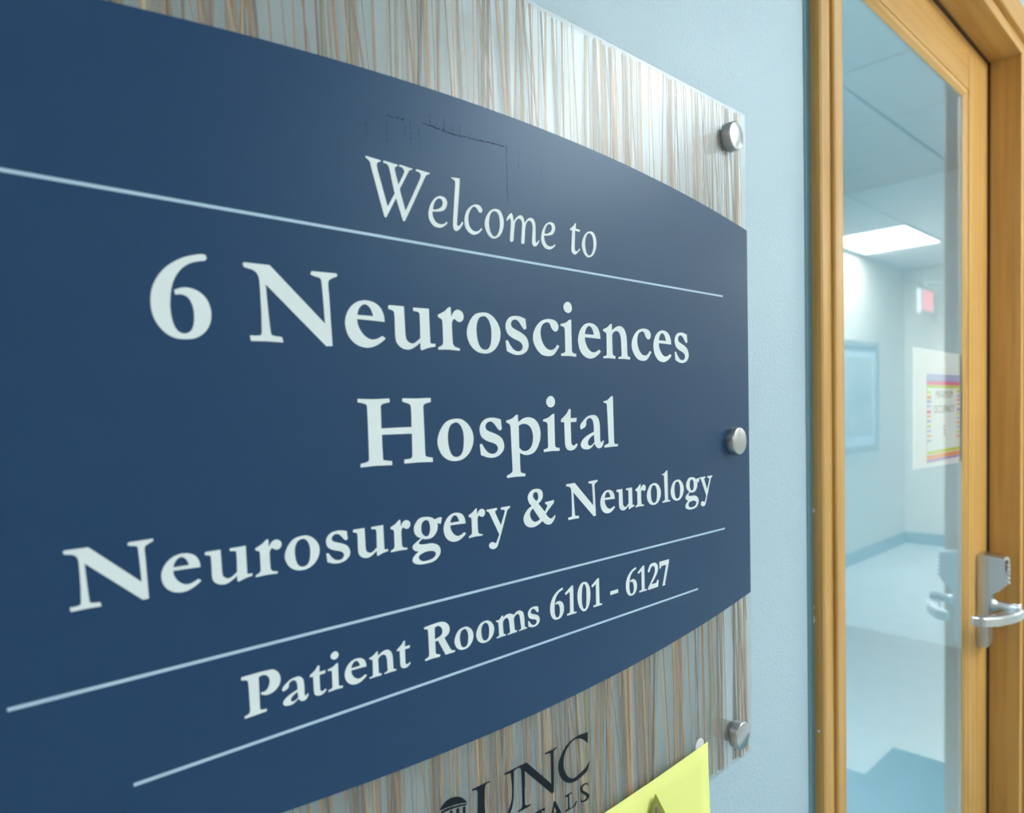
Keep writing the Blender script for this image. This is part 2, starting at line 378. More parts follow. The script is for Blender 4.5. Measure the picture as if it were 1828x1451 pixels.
    'g': '20,31.3 10.3,30.8 4.2,25.2 2.6,19.6 5,13.5 11.4,9.3* 5.9,6.5 0.5,2.4 2.1,-1.7 7.9,-4.3* 3.1,-7.2 0,-11.1 1,-14.7 7.4,-17.7 18.2,-18.5 29.3,-16.9 35.7,-11.9 36.9,-6 33.6,-1 26.3,2 16.5,2.5 9.6,3.4 8.5,5.1 13.1,8.6* 19.1,7.5 26.5,8.5 32.2,13.6 34,19.4 33.4,23* 38.1,21.4* 40,28.2* 37.1,28.8 30.2,27.3* 26,29.9 / 18.6,28.1 13.7,26 12.1,20.3 12.8,15.3 16.2,11.4 20.5,10.8 23,13.9 23.8,19.7 22.2,25.9 / 8,-9.6 13.8,-6.4 22.3,-5.6 29,-7.3 30.5,-10.6 26.9,-14 18.3,-15.5 11.1,-14.4',
    'y': '0,29.1* 16.2,29.6* 16.2,27.1* 13.3,26.2 13.6,23.7* 21.8,8.5* 28.6,24.4 27.5,25.9 22.4,26.7* 22.6,29.3* 37.2,29.6* 36.7,27.3* 32.6,25.4* 16,-14.5 12.3,-17.2 7.2,-17.3 3.1,-14.7 2.9,-11.5 6.1,-9.3 10.3,-9.9 13.4,-11.7* 19,-2* 4.6,24.3 3,26.3 0.2,27.2*',
    '&': '23.2,45.7 14.7,44.6 8.8,40 7.6,35.6 9.5,30.2 13.9,25.6* 6.6,21.6 0.7,14.8 0,9 3.4,3.3 10.1,-0.2 18.6,-0.5 27.2,2.1 32.2,4.9* 37,0.9 42.4,-1 48,-0.5 52.6,3.2 56.1,8.5* 54.5,9.5* 51.6,7.3 48.7,6.1 46,6.4 41.6,9.5 38.5,13* 44.1,18 53.5,25.3* 53.6,28.7* 37.6,27.6* 38.3,25.2 41.2,23.7 40.3,20.8 36.6,15.8* 25.7,27.3* 31.4,30.9 33.7,36 32.8,41.4 29.1,44.4 / 21.5,41.7 17.8,40.6 16.6,37 19.6,32.9 22.8,30.4* 25.5,33.8 25.4,38.3 23.6,41.1 / 15.9,22.4* 11.8,18.7 10.8,14.4 13.6,8.8 18.8,5.5 24.1,5.9 28.1,7.7*',
    'P': '0,46.8* 1,47.9* 35.4,47.1 42.1,43.1 45.6,35.5 44,27.4 37.5,21.4 28.8,19.7 22.7,21.7* 21.6,24.2* 27.7,24.8 31.6,29.7 32.5,36.7 29.6,41.7 24.8,43.7 19.9,42.6* 20.3,6.1* 22,4.6 28.2,4* 27.8,1.2* 14.6,0.7* 2.7,0.3* 2.2,2.8* 7.6,4.7 8.9,7.2* 7.8,40.1 6.1,42.7 0.3,44.3*',
    'R': '0,46.3* 18.2,47.6 30.5,47.3 38.8,43.5 43.4,36.3 41.8,28.8 33.9,24* 44.5,5.7 47.3,3.3 52.5,2.3* 51.4,-0* 35.2,-0* 32.6,4.8* 22.8,22.8* 18,22.8* 18.1,6.8* 20.1,4.6 26.3,3* 25,0* 12.5,0.5* 0.4,0.1* 0.2,2.6* 5.9,4.4 7.3,7.3* 6.4,39.3 5.2,42.3 0.3,43.7* / 17.6,42.2* 23.5,43.1 28.9,39.6 30.8,33.6 27.8,28.8 17.4,25.7*',
    'm': '14.6,31.3* 11.8,31* 6.9,26.7 0,26.5* 0.4,24.8* 4.3,22.5 5,18.8* 5.8,3.7* 4.5,2.2 0.5,1.6* 0.9,-0.3* 10.8,0.1* 18.7,-0* 18.8,2.4* 15.7,2.6 14.5,4.8* 13.9,21.6 17.3,25 22.2,25.8 25.4,22.6 26.8,16.3* 28,3.3* 26.7,1.8 22.5,1.3* 23,-0.3* 32.9,0* 41.9,0* 42.3,2.6* 39.1,2.9 37.5,5.5* 36.4,21.6 39.5,25.6 44.6,26.9 48.2,23.7 49.3,17.3* 51.4,3.6* 50,1.9 46.1,1.6* 46.7,-0* 55.6,0.5* 63.1,0.4* 63.4,2.7* 60.5,2.8 58.8,5.6* 57.9,20.3 55.6,27 50.6,30.8 43.9,31.4 36.2,27.3* 33,29.4 26.5,31.1 19.9,30.5 14.1,27.5*',
    '1': '20.2,47* 15.7,46.9* 0,37.5* 2.4,34.2* 11.6,38.5* 11.5,5* 9.6,3.4 3.7,2.7* 4.6,-0.1* 27.1,-0.3* 27.3,2.3* 22.2,2.8 20.3,5.4*',
    '0': '18.1,47.4 10,46.3 2.7,38.3 0,26.9 2,13.2 8.6,2.4 15.6,-1.7 23.8,0.6 30.2,10 32.6,23.1 31,35.6 25.1,44.8 / 16.9,44.3 12.8,39.1 10.8,27.4 11,12.7 14.7,3.2 19.8,2.8 22.1,11.7 22.5,26.4 21.8,37.3',
    '-': '0.2,18.2* 21.9,18.2* 21.7,11.9* 0,11.6*',
    '2': '19.1,47 7.8,45.2 0.4,34.6 2.5,32 5.5,32.3 9.4,38.3 16.4,41.5 21.4,38.4 22.4,31.5 18.5,23.3 8.2,11.7 0,2.9* 0.9,-0.7* 31.7,-0.1* 33.6,12.6* 29.5,12.9* 26.4,8.1* 10.5,8* 23.4,19.4 31.3,30 31.5,39 26.6,45',
    '7': '31.2,45.8* 0,45.6* 0.2,32.8* 3.7,32.5* 6.4,36.7* 21.7,36.7* 9,-1.6* 18.1,-1.2* 17.4,2.4* 31,40.5*',
}
LINES = [
    (1555.0, 1.0, [('W', 266.8), ('e1', 318.5), ('l1', 340.2), ('c1', 352.5), ('o1', 372.9), ('m1', 396.2), ('e1', 435.4), ('t1', 471.8), ('o1', 487.3)]),
    (1464.6, 1.0, [('6', 127.9), ('N', 179.9), ('e', 247.4), ('u', 281.4), ('r', 324.0), ('o', 352.1), ('s', 392.0), ('c', 423.4), ('i', 457.0), ('e', 479.6), ('n', 514.1), ('c', 557.3), ('e', 592.5), ('s', 629.5)]),
    (1382.9, 1.0, [('H', 254.8), ('o', 321.3), ('s', 361.9), ('p', 389.8), ('i', 432.9), ('t', 455.1), ('a', 480.2), ('l', 513.1)]),
    (1321.9, 0.683, [('N', 81.3), ('e', 127.5), ('u', 151.3), ('r', 180.7), ('o', 199.9), ('s', 228.0), ('u', 248.1), ('r', 277.6), ('g', 295.8), ('e', 324.5), ('r', 348.5), ('y', 367.1), ('&', 407.5), ('N', 459.9), ('e', 506.0), ('u', 529.8), ('r', 558.9), ('o', 577.7), ('l', 603.7), ('o', 618.8), ('g', 645.3), ('y', 673.3)]),
    (1238.2, 0.5383, [('P', 169.4), ('a', 194.9), ('t', 213.6), ('i', 226.3), ('e', 238.6), ('n', 257.4), ('t', 280.2), ('R', 304.1), ('o', 332.0), ('o', 353.5), ('m', 374.2), ('s', 409.8), ('6', 436.5), ('1', 455.5), ('0', 471.9), ('1', 491.1), ('-', 517.9), ('6', 541.6), ('1', 560.4), ('2', 576.9), ('7', 596.7)]),
]
LOGO = {
    'logoU': '345.5,1126.8* 345.8,1125.4* 349.5,1124.8 351.2,1122.3* 350.6,1105.5* 352.9,1095.4 360.1,1088.1 370.2,1085.7 379.6,1088 386.7,1094.5 389.2,1103.7* 390.1,1125.4* 386.6,1125.5* 387.6,1107.5 385.2,1097.5 377.6,1089.6 370.3,1088.8 363.3,1092.5 359,1099 358,1108.5* 358.5,1122.1 359.9,1125.4 363.6,1125.5* 363.6,1126.7*',
    'logoN': '379.3,1126.6* 404.6,1126.6* 433.7,1097.3* 433.7,1122.7 432.5,1124.4 427.1,1125.3* 426.7,1126.4* 441.6,1126.8* 441.8,1125.7* 438.1,1124.9 437.3,1123.1* 436.8,1089* 434.2,1088.4* 402.2,1120.3* 401.8,1092.3 403.6,1090.5 408.4,1090* 407.8,1088.6* 394,1088.7* 393.7,1090* 397.9,1090.7 398.9,1093.5* 398.4,1122.1 396.8,1124.8 392.5,1125.5 389.3,1124.3 379.8,1125.4*',
    'logoC': '482.5,1126.2* 468.3,1127.2 453.9,1123.9 445.1,1115.2 442.7,1107.3 446.7,1097 455.1,1089.8 464.9,1087.8 476.1,1089.6 480.8,1091.4 484.7,1098.7* 477.4,1094.4 469.5,1092.1 461.7,1091.3 454.2,1096.4 449.7,1106.2 451.6,1117.3 460.5,1124.6 469.3,1124.9 478.2,1120 482.2,1115.9*',
    'logoT': '413.2,1080.2* 425.3,1079.9* 424.8,1076.8* 423.5,1077.7 421.2,1078.8* 421.4,1067* 416.2,1067.6* 416,1078.8* 414.2,1077.4 413.1,1077.1*',
    'logoA': '436.5,1080.6* 438.3,1080.3* 447.5,1063.1* 449.3,1061.8* 440.8,1062.2* 442.6,1063.5* 440.4,1068.6* 434.4,1069.2* 433.5,1066.1 435.4,1063.6* 429.5,1063.6* 432,1067.5* / 435.2,1069.9* 439.8,1070* 437.2,1075.4*',
    'logoL': '450.5,1079.8* 459.4,1080.1* 459.3,1078.9* 456.3,1078.6 456,1077.2* 456.3,1066.3* 461.3,1066.4 464.9,1069.5* 466.3,1069.2* 463.9,1065.4* 450.9,1065.4* 450.7,1066.7* 453.6,1066.9 454.5,1068.4* 454.1,1077.2 450.8,1078.7*',
    'logoS': '480.9,1080.3* 481.7,1076.4* 479.4,1079.1 476.3,1079.6 473.9,1078.1 475.1,1075 480.2,1071 483.1,1067.1 480,1064.5 474.8,1064.7 471.6,1065.5* 471,1068.6* 473.8,1066.2 478.1,1066.2 479.1,1068 475,1071.8 471.5,1075.4 471.1,1079 474.6,1080.9',
    'dome': '314,1123.9* 319.7,1127.7 326.9,1128 334.3,1125.1 340.8,1118.4* 333.2,1120.7 324,1122.3 314.6,1123.1*',
    'ring': '314.8,1121.5* 320.4,1121.9 328.5,1120.6 339.5,1118.2* 339.4,1116.9* 329.4,1119.1 321.2,1120 315.4,1120.1*',
    'col1': '329.5,1117.8* 332.1,1117.5* 332,1107.3* 329.4,1107.5*',
    'col2': '335.9,1116.8* 338.5,1116.5* 338.3,1106.3* 335.7,1106.5*',
    'col3': '323.4,1118.8* 325.9,1118.4* 325.5,1108.4* 323.3,1108.7*',
    'col4': '316.7,1118.9* 319.4,1118.8* 319.2,1109.1* 316.5,1109.4*',
    'logobase': '314.1,1109.2* 340.7,1105.9* 341.1,1103.5* 314,1106.8*',
}
# ------------------------------------------------------------------ dimensions (metres)
# x runs along the corridor wall, y goes into the wall, z is up; the sign face is y = 0
YW = 0.027                       # corridor wall surface
X0, X1 = -3.2, 7.7               # corridor ends
YR = -1.90                       # opposite corridor wall
HC = 2.70                        # ceiling
JL, JR, JH = 1.0724, 2.0956, 2.2426   # door opening: left jamb, right jamb, head
YD = 0.060                       # door face
YB = 0.100                       # back of the wall

# ------------------------------------------------------------------ corridor shell
struct(MB().box(X0, JL - .02, YW, YB, 0, HC).box(JR + .02, X1, YW, YB, 0, HC).box(JL - .02, JR + .02, YW, YB, JH + .02, HC)
       .build('wall_left', M['wall']))
struct(MB().box(X0, X1, YR - .1, YR, 0, HC).build('wall_right', M['wall_far']))
struct(MB().box(X1, X1 + .1, YR - .1, YB, 0, HC).build('wall_far', M['wall_far']))
struct(MB().box(X0 - .1, X0, YR - .1, YB, 0, HC).build('wall_near', M['wall_far']))
struct(MB().box(.25, 4.7, YD + .03, 2.7, -.1, 0).build('floor_room', M['floor_room']))
floor = struct(MB().box(X0, X1, YR, YD + .03, -.1, 0).build('floor', M['floor']))
MB().box(3.08, X1, -.47, YW, 0, .002).build('border_strip', M['floor_edge'], floor)
MB().prism([(0.6, -.99), (2.78, -.99), (2.78, -.47), (3.08, -.47), (3.08, YW), (0.6, YW)], 'z', 0, .003).build('carpet_inlay', M['floor_dark'], floor)
struct(MB().box(X0, X1, YR, YR + .012, 0, .11).build('baseboard_right', M['base']))
struct(MB().box(X1 - .012, X1, YR + .012, YW, 0, .11).build('baseboard_far', M['base']))

LAMPS = [-1.30, 2.36, 6.115]
LY0, LY1, LHX = -1.85, -1.24, 0.435
struct(MB().box(.25, 4.7, YB, 2.7, HC, HC + .1).build('ceiling_room', M['room']))
ceil = struct(MB().box(X0, X1, YR, YB, HC, HC + .1).build('ceiling', M['tbar']))
tile_cache = {}
def tile(x0, x1, y0, y1):
    key = (round(x1 - x0, 3), round(y1 - y0, 3))
    if key not in tile_cache:
        mb = MB(); mb.box(0, x1 - x0, 0, y1 - y0, -.008, .0005, .002, 1)
        me = bpy.data.meshes.new('ceiling_tile'); mb.bm.to_mesh(me); mb.bm.free()
        me.materials.append(M['tile']); tile_cache[key] = me
    link('ceiling_tile', tile_cache[key], None, ceil, (x0, y0, HC))
g = .006
rows = [(YR, LY0), (LY0, LY1), (LY1, LY1 + .61), (LY1 + .61, LY1 + 1.22), (LY1 + 1.22, YW)]
for ya, yb in rows:
    x = X0
    cuts = [X0]
    while x < X1 - .3:
        x += .61; cuts.append(min(x, X1))
    for xa, xb in zip(cuts, cuts[1:]):
        if (ya, yb) == rows[1]:
            hit = [c for c in LAMPS if xa < c + LHX and xb > c - LHX]
            if hit:
                c = hit[0]
                if xa < c - LHX - .03: tile(xa + g, c - LHX - g, ya + g, yb - g)
                if xb > c + LHX + .03: tile(c + LHX + g, xb - g, ya + g, yb - g)
                continue
        tile(xa + g, xb - g, ya + g, yb - g)

names = {-1.30: 'deliberately dimmed recessed ceiling light over the corridor behind the sign', 2.36: 'recessed ceiling light over the corridor opposite the glass door',
         6.115: 'bright rectangular ceiling light seen mirrored in the door glass'}
def troffer(cx, cy, hx, hy, label, z=HC, lamp='lamp'):
    t = empty('ceiling_light', (cx, cy, z))
    mb = MB()
    w = .022
    mb.box(-hx, hx, -hy, -hy + w, -.014, .0).box(-hx, hx, hy - w, hy, -.014, .0)
    mb.box(-hx, -hx + w, -hy + w, hy - w, -.014, .0).box(hx - w, hx, -hy + w, hy - w, -.014, .0)
    mb.build('frame', M['lampbox'], t)
    MB().box(-hx + w, hx - w, -hy + w, hy - w, -.008, -.003).build('diffuser', M[lamp], t)
    tag(t, label, 'ceiling light', 'recessed ceiling lights')
    return t
for c in LAMPS:
    troffer(c, (LY0 + LY1) / 2, LHX, (LY1 - LY0) / 2, names[c], lamp='lamp_dim' if c < 0 else 'lamp')

# room behind the glass door
RX0, RX1, RY1 = 0.35, 4.6, 2.6
struct(MB().box(RX0, RX1, RY1, RY1 + .1, 0, HC).build('wall_room_back', M['room']))
struct(MB().box(RX0 - .1, RX0, YB, RY1 + .1, 0, HC).build('wall_room_near', M['room']))
struct(MB().box(RX1, RX1 + .1, YB, RY1 + .1, 0, HC).build('wall_room_far', M['room']))
struct(MB().box(RX0, RX1, RY1 - .012, RY1, 0, .11).build('baseboard_room', M['base']))
troffer(.72, 1.5, .30, .60, 'unseen fill light added in the room behind the glass door', lamp='fill_room')

# ------------------------------------------------------------------ door frame
def casing(outer_sign, bead_front):
    """plan profile of casing + jamb as (offset from jamb face going away from the opening, y)"""
    return [(0, YB), (0, bead_front + .0025), (.0025, bead_front), (.0285, bead_front), (.0313, bead_front + .0018),
            (.0313, .0102), (.0330, .0092), (.0600, .0092), (.0636, .0112), (.0636, .0175), (.0622, .0182), (.0622, YW + .004),
            (.018, YW + .004), (.018, YB)]
frame = struct(empty('trim_1', (JL, YW, 0)))
def framed(name, mb, m=None):
    o = mb.build(name, m or M['wood'], frame)
    return o
fo = (JL, YW, 0)
def mbf():
    return MB(fo)
# left: measured front of the bead is 4 mm behind the sign face
mb = mbf(); mb.prism([(JL - a, y) for a, y in casing(-1, .0039)], 'z', 0, JH); framed('casing_upright', mb)
wide = [(0, YB), (0, -.0085), (.0025, -.0105), (.021, -.0105), (.023, -.0085), (.028, -.0085), (.028, -.0190), (.030, -.0210), (.058, -.0210), (.062, -.0180),
        (.063, -.0120), (.067, -.0120), (.070, -.0160), (.097, -.0160), (.100, -.0120), (.100, YW + .004), (.018, YW + .004), (.018, YB)]
mb = mbf(); mb.prism([(JR + a, y) for a, y in wide], 'z', 0, JH); framed('casing_upright', mb)
mb = mbf(); mb.prism([(y, JH + a) for a, y in wide], 'x', JL - .0636, JR + .100); framed('casing_head', mb, M['wood_h'])
# door stop gap, its shade drawn as a dark strip round the door leaf
# caulk line between paint and casing
mb = mbf(); mb.prism([(.9925, YW + .001), (.9945, YW - .0022), (1.0015, YW - .0014), (1.0098, YW - .0030), (1.0098, YW + .001)], 'z', .02, JH + .06); framed('caulk_bead', mb, M['caulk'])
for (y, z, h, w) in ((.0240, 1.2646, .008, .004), (.0252, 1.124, .012, .003), (.0250, 1.105, .016, .0035), (.0180, .9462, .004, .004)):
    mb = mbf(); mb.prism([(y - w / 2, z), (y + w / 3, z - h / 2), (y + w / 2, z + h / 4), (y - w / 4, z + h / 2)], 'x', JL - .0636 - .0006, JL - .0636 + .0012)
    framed('paint_chip', mb, M['tab'])

# ------------------------------------------------------------------ door leaf
door = struct(empty('door_1', (JR, YD, 0)))
do = (JR, YD, 0)
DL, DR, DT = JL + .004, JR - .0055, JH - .004
GX0, GX1, GZ0, GZ1 = 1.192, 1.929, .26, 2.1290
def part(mb, name, m, par=None, smooth=False):
    return mb.build(name, m, par or door, smooth)
part(MB(do).box(GX1, DR, YD, YD + .0176, .006, DT, .0015), 'stile', M['wood'])
part(MB(do).box(DL, GX0, YD, YD + .0176, .006, DT, .0015), 'stile', M['wood'])
part(MB(do).box(GX0, GX1, YD, YD + .0176, GZ1, DT, .0015), 'rail', M['wood_h'])
part(MB(do).box(GX0, GX1, YD, YD + .0176, .006, GZ0, .0015), 'rail', M['wood_h'])
bw = .014
def bead(pa, axis, a, b):
    mb = MB(do); mb.prism(pa, axis, a, b); part(mb, 'glazing_bead', M['wood_h'] if axis == 'x' else M['wood'])
bead([(GX1 + .0005, YD + .0015), (GX1 - .006, YD + .0030), (GX1 - bw, YD + .0095), (GX1 - bw, YD + .0105), (GX1 + .0005, YD + .0105)], 'z', GZ0, GZ1)
bead([(GX0 - .0005, YD + .0015), (GX0 + .006, YD + .0030), (GX0 + bw, YD + .0095), (GX0 + bw, YD + .0105), (GX0 - .0005, YD + .0105)], 'z', GZ0, GZ1)
bead([(YD + .0015, GZ1 + .0005), (YD + .0030, GZ1 - .006), (YD + .0095, GZ1 - bw), (YD + .0105, GZ1 - bw), (YD + .0105, GZ1 + .0005)], 'x', GX0, GX1)
bead([(YD + .0015, GZ0 - .0005), (YD + .0030, GZ0 + .006), (YD + .0095, GZ0 + bw), (YD + .0105, GZ0 + bw), (YD + .0105, GZ0 - .0005)], 'x', GX0, GX1)
YG = YD + .0112
part(MB(do).box(GX0 + .001, GX1 - .001, YG, YG + .006, GZ0 + .001, GZ1 - .001), 'glass_pane', M['glass'])
# dark strips standing in for the shadow gap round the leaf edge
part(MB(do).box(JR - .0035, JR - .0002, YD - .0050, YD + .010, .006, JH - .0002), 'gap_shade_strip', M['dark'])
part(MB(do).box(JL + .001, JR - .0035, YD - .0050, YD + .010, JH - .0035, JH - .0002), 'gap_shade_strip', M['dark'])

# push-button lock with lever
LX = 1.9945
body_side = [(YD, .8150), (YD - .018, .8180), (YD - .022, .86), (YD - .024, .902), (.0300, .945), (.0222, .952), (.0150, .956), (.0080, .964), (.0035, .972),
             (.0020, .980), (.0018, 1.030), (.0045, 1.0365), (.036, 1.0405), (YD, 1.0420)]
lock = part(MB(do).prism(body_side, 'x', LX + .004, LX + .052, .0018, 2), 'lock_body', M['steel'])
part(MB(do).box(LX, LX + .056, .036, YD - .0005, .816, 1.0405, .0025), 'lock_backplate', M['steel'], lock)
for k in range(5):
    z = .9785 + k * .0105
    mb = MB(do); mb.lathe([(.0040, .0030), (.0040, -.0040), (.0030, -.0055)], (LX + .018, 0, z), 'y', 16)
    part(mb, 'button', M['steel'], lock, True)
part(MB(do).box(LX + .010, LX + .030, .0005, .0030, 1.006, 1.032, .0008), 'cylinder_cover', M['dark'], lock)
mb = MB(do); mb.lathe([(.016, .040), (.016, .028), (.0125, .024), (.0105, .018), (.0105, -.004), (.0125, -.010), (.0125, -.022), (.010, -.025)], (LX + .030, 0, .9165), 'y', 28)
part(mb, 'spindle', M['steel'], lock, True)
lev = [(LX + .048, -.030), (LX + .046, -.008), (LX + .010, .004), (LX - .050, .018), (LX - .072, .040), (LX - .080, .0505),
       (LX - .096, .0470), (LX - .092, .0215), (LX - .060, -.004), (LX - .020, -.020), (LX + .020, -.029)]
part(MB(do).prism(lev, 'z', .8905, .9130, .003, 3), 'lever', M['steel'], lock, True)

# papers taped behind the glass
YP = YG + .0068
sh = MB((1.80, YP + .0012, 1.27)); sh.prism([(1.594, 1.2774), (2.0, 1.2680), (2.0, 1.5220), (1.594, 1.5275)], 'y', YP + .0010, YP + .0014)
sh = MB((1.76, YP + .0012, 1.27)); sh.prism([(1.594, 1.2774), (1.926, 1.2700), (1.926, 1.5235), (1.594, 1.5275)], 'y', YP + .0010, YP + .0014)
tag(sh.build('backing_sheet', M['paper']), 'plain pale sheet of paper on the door glass behind the colourful notice', 'paper')
PX0, PX1, PZ0, PZ1 = 1.679, 1.916, 1.285, 1.4745
po = empty('notice', ((PX0 + PX1) / 2, YP, PZ0))
oo = tuple(po.location)
MB(oo).box(PX0, PX1, YP + .0004, YP + .0008, PZ0, PZ1).build('sheet', M['paper'], po)
def stripe(x0, x1, z0, z1, m, name='stripe'):
    MB(oo).box(x0, x1, YP + .0001, YP + .0004, z0, z1).build(name, M[m], po)
stripe(PX0, PX1, PZ1 - .011, PZ1, 'p_blue'); stripe(PX0, PX1, PZ1 - .0165, PZ1 - .0115, 'p_violet')
stripe(PX0, PX1, PZ1 - .0235, PZ1 - .0168, 'p_pink'); stripe(PX0, PX1, PZ1 - .030, PZ1 - .0240, 'p_green')
stripe(PX0, PX1, PZ0, PZ0 + .0060, 'p_violet'); stripe(PX0, PX1, PZ0 + .0064, PZ0 + .0150, 'p_orange'); stripe(PX0, PX1, PZ0 + .0170, PZ0 + .0240, 'p_green')
cols = ['p_green', 'p_orange', 'p_violet', 'p_blue', 'p_pink', 'p_orange', 'p_violet', 'p_green', 'p_blue', 'p_orange', 'p_blue']
for k, c in enumerate(cols):
    z = PZ1 - .036 - k * .0105
    hh = .0065 if k in (0, 1, 4) else .004
    stripe(PX0, PX0 + .026, z - hh, z, c); stripe(PX1 - .026, PX1, z - hh + .002, z + .002, cols[(k + 2) % len(cols)] if k else 'p_green')
for body, z, size, sq in (('MAXIMUM', 1.4230, .024, 1.10), ('OCCUPANCY', 1.3900, .024, .98), ('5', 1.3400, .030, 1.0)):
    me = text_mesh('lettering', body, size, sq)
    o = link('lettering', me, M['p_text'], po, (0, .0003, z - PZ0))
tag(po, 'notice with rainbow striped borders and grey lettering taped behind the glass', 'notice')

# ------------------------------------------------------------------ things in the corridor that the glass mirrors
ex = empty('exit_sign', (7.37, -1.60, HC))
MB(tuple(ex.location)).box(7.20, 7.55, -1.64, -1.60, 2.222, 2.436, .004).build('housing', M['lampbox'], ex)
MB(tuple(ex.location)).box(7.215, 7.535, -1.5998, -1.5980, 2.236, 2.422).build('lit_panel', M['exit'], ex)
mb = MB(tuple(ex.location)); mb.lathe([(.006, 2.436), (.006, HC - .009)], (7.37, -1.62, 0), 'z', 12); mb.lathe([(.03, HC - .016), (.03, HC - .009)], (7.37, -1.62, 0), 'z', 24)
mb.build('stem', M['lampbox'], ex)
tag(ex, 'small pinkish red lit sign hanging from the corridor ceiling', 'exit sign')

pf = empty('framed_picture', (6.5, YR, 1.0))
po2 = tuple(pf.location)
fx0, fx1, fz0, fz1, fw = 6.10, 6.93, .968, 1.945, .06
mb = MB(po2)
mb.box(fx0, fx1, YR + .0005, YR + .03, fz0, fz0 + fw, .004).box(fx0, fx1, YR + .0005, YR + .03, fz1 - fw, fz1, .004)
mb.box(fx0, fx0 + fw, YR + .0005, YR + .03, fz0 + fw, fz1 - fw, .004).box(fx1 - fw, fx1, YR + .0005, YR + .03, fz0 + fw, fz1 - fw, .004)
mb.build('frame', M['picframe'], pf)
MB(po2).box(fx0 + fw, fx1 - fw, YR + .001, YR + .012, fz0 + fw, fz1 - fw).build('mat_board', M['paper'], pf)
MB(po2).box(fx0 + fw + .07, fx1 - fw - .07, YR + .012, YR + .014, fz0 + fw + .08, fz1 - fw - .08).build('print', M['pic'], pf)
tag(pf, 'grey framed picture on the corridor wall mirrored in the door glass', 'picture')

# ------------------------------------------------------------------ the welcome sign
SX0, SX1, SZ0, SZ1 = -.0035, .7815, 1.0025, 1.7552
SC = .389
sign = empty('welcome_sign', (SC, YW, SZ0))
so = tuple(sign.location)
tag(sign, 'navy hospital welcome sign with white lettering on a clear reed filled panel', 'sign')
MB(so).box(SX0, SX1, 0, .0065, SZ0, SZ1, .0006, 1).build('panel', M['resin'], sign)

# dried reeds cast in the panel
bm = bmesh.new()
cl = bm.loops.layers.color.new('Col')
palette = [srgb(232, 206, 166), srgb(220, 190, 148), srgb(232, 216, 192), srgb(204, 178, 148), srgb(230, 200, 158), srgb(214, 204, 188), srgb(184, 162, 138), srgb(238, 208, 162), srgb(196, 158, 120)]
def reed(x, z0, z1, tilt, w, y, col):
    n = 9; ring_prev = None
    ph, am = random.uniform(0, 6.28), random.uniform(0, .0012)
    zc = (SZ0 + SZ1) / 2
    for k in range(n + 1):
        t = k / n; z = z0 + (z1 - z0) * t
        xc = x + tilt * (z - zc) + am * math.sin(ph + 4.5 * t)
        ww = w * (1.0 - .35 * t) * (.9 + .2 * random.random())
        if not (SX0 + .0015 < xc < SX1 - .0015):
            ring_prev = None; continue
        ring = [bm.verts.new(Vector((xc + sx * ww / 2, y + sy * .0004, z)) - Vector(so)) for sx, sy in ((-1, 0), (0, -1), (1, 0), (0, 1))]
        if ring_prev:
            for j in range(4):
                f = bm.faces.new((ring_prev[j], ring_prev[(j + 1) % 4], ring[(j + 1) % 4], ring[j]))
                for lp in f.loops:
                    lp[cl] = col
        ring_prev = ring
def rcol():
    c = random.choice(palette); s = random.uniform(.8, 1.15)
    return (c[0] * s, c[1] * s, c[2] * s, 1)
for k in range(34):                      # broad pale leaves deeper in the resin
    c = srgb(random.randint(206, 226), random.randint(190, 206), random.randint(160, 184))
    reed(random.uniform(SX0, SX1), SZ0 + .0012, SZ1 - .0012, random.gauss(-.01, .03), random.uniform(.003, .0065), .0054, c)
x = SX0
while x < SX1 + .01:
    cluster = random.random()
    cnt = random.choice((1, 1, 1, 2)) 
    for _ in range(cnt):
        w = random.choice((.0009, .0012, .0015, .0020, .0026, .0034, .0046))
        tilt = random.gauss(-.016, .036) if random.random() < .80 else random.uniform(-.17, .10)
        za, zb = SZ0 + .0012, SZ1 - .0012
        if random.random() < .22:
            za += random.uniform(0, .45)
        if random.random() < .18:
            zb -= random.uniform(0, .35)
        reed(x + random.uniform(-.001, .0025), za, zb, tilt, w, random.uniform(.0014, .0050), rcol())
    x += random.uniform(.0018, .0064)
me = bpy.data.meshes.new('reed_strands'); bm.to_mesh(me); bm.free()
for p in me.polygons: p.use_smooth = True
tag(link('reed_strands', me, M['reed'], sign), kind='stuff', label='tan and brown dried reed strands')

# navy band with arched top and foot
K = .2095
xs = [SX0 + .0002 + (SX1 - SX0 - .0004) * k / 48 for k in range(49)]
top = [((x - SC) * 1000, (1.6540 - K * (x - SC) ** 2) * 1000) for x in xs]
bot = [((x - SC) * 1000, (1.1640 + K * (x - SC) ** 2) * 1000) for x in xs]
band = link('navy_band', flat_mesh('navy_band', [bot + top[::-1]], thick=.0004), M['band'], sign, (0, -YW, -SZ0))
def on_band(name, me, m, x, z, s=1.0, y=-.0004, parent=band):
    o = link(name, me, m, parent, (x - SC if parent is band else x - SC, y if parent is band else y - YW, z if parent is band else z - SZ0))
    o.scale = (s, 1, s)
    return o
for z, xa, xb, t in ((1.5405, .0527, .7253, .0019), (1.2798, .0550, .7238, .0019), (1.2218, .1090, .6670, .0019)):
    me = flat_mesh('rule_line', [[(0, -t * 500), ((xb - xa) * 1000, -t * 500), ((xb - xa) * 1000, t * 500), (0, t * 500)]])
    on_band('rule_line', me, M['rule'], xa, z)
gm = {}
for base, s, items in LINES:
    for ch, x in items:
        if ch not in gm:
            gm[ch] = flat_mesh('letter', [sample(P, F) for P, F in parse(GLYPHS[ch])])
        on_band('letter', gm[ch], M['letter'], x / 1000, base / 1000, s)

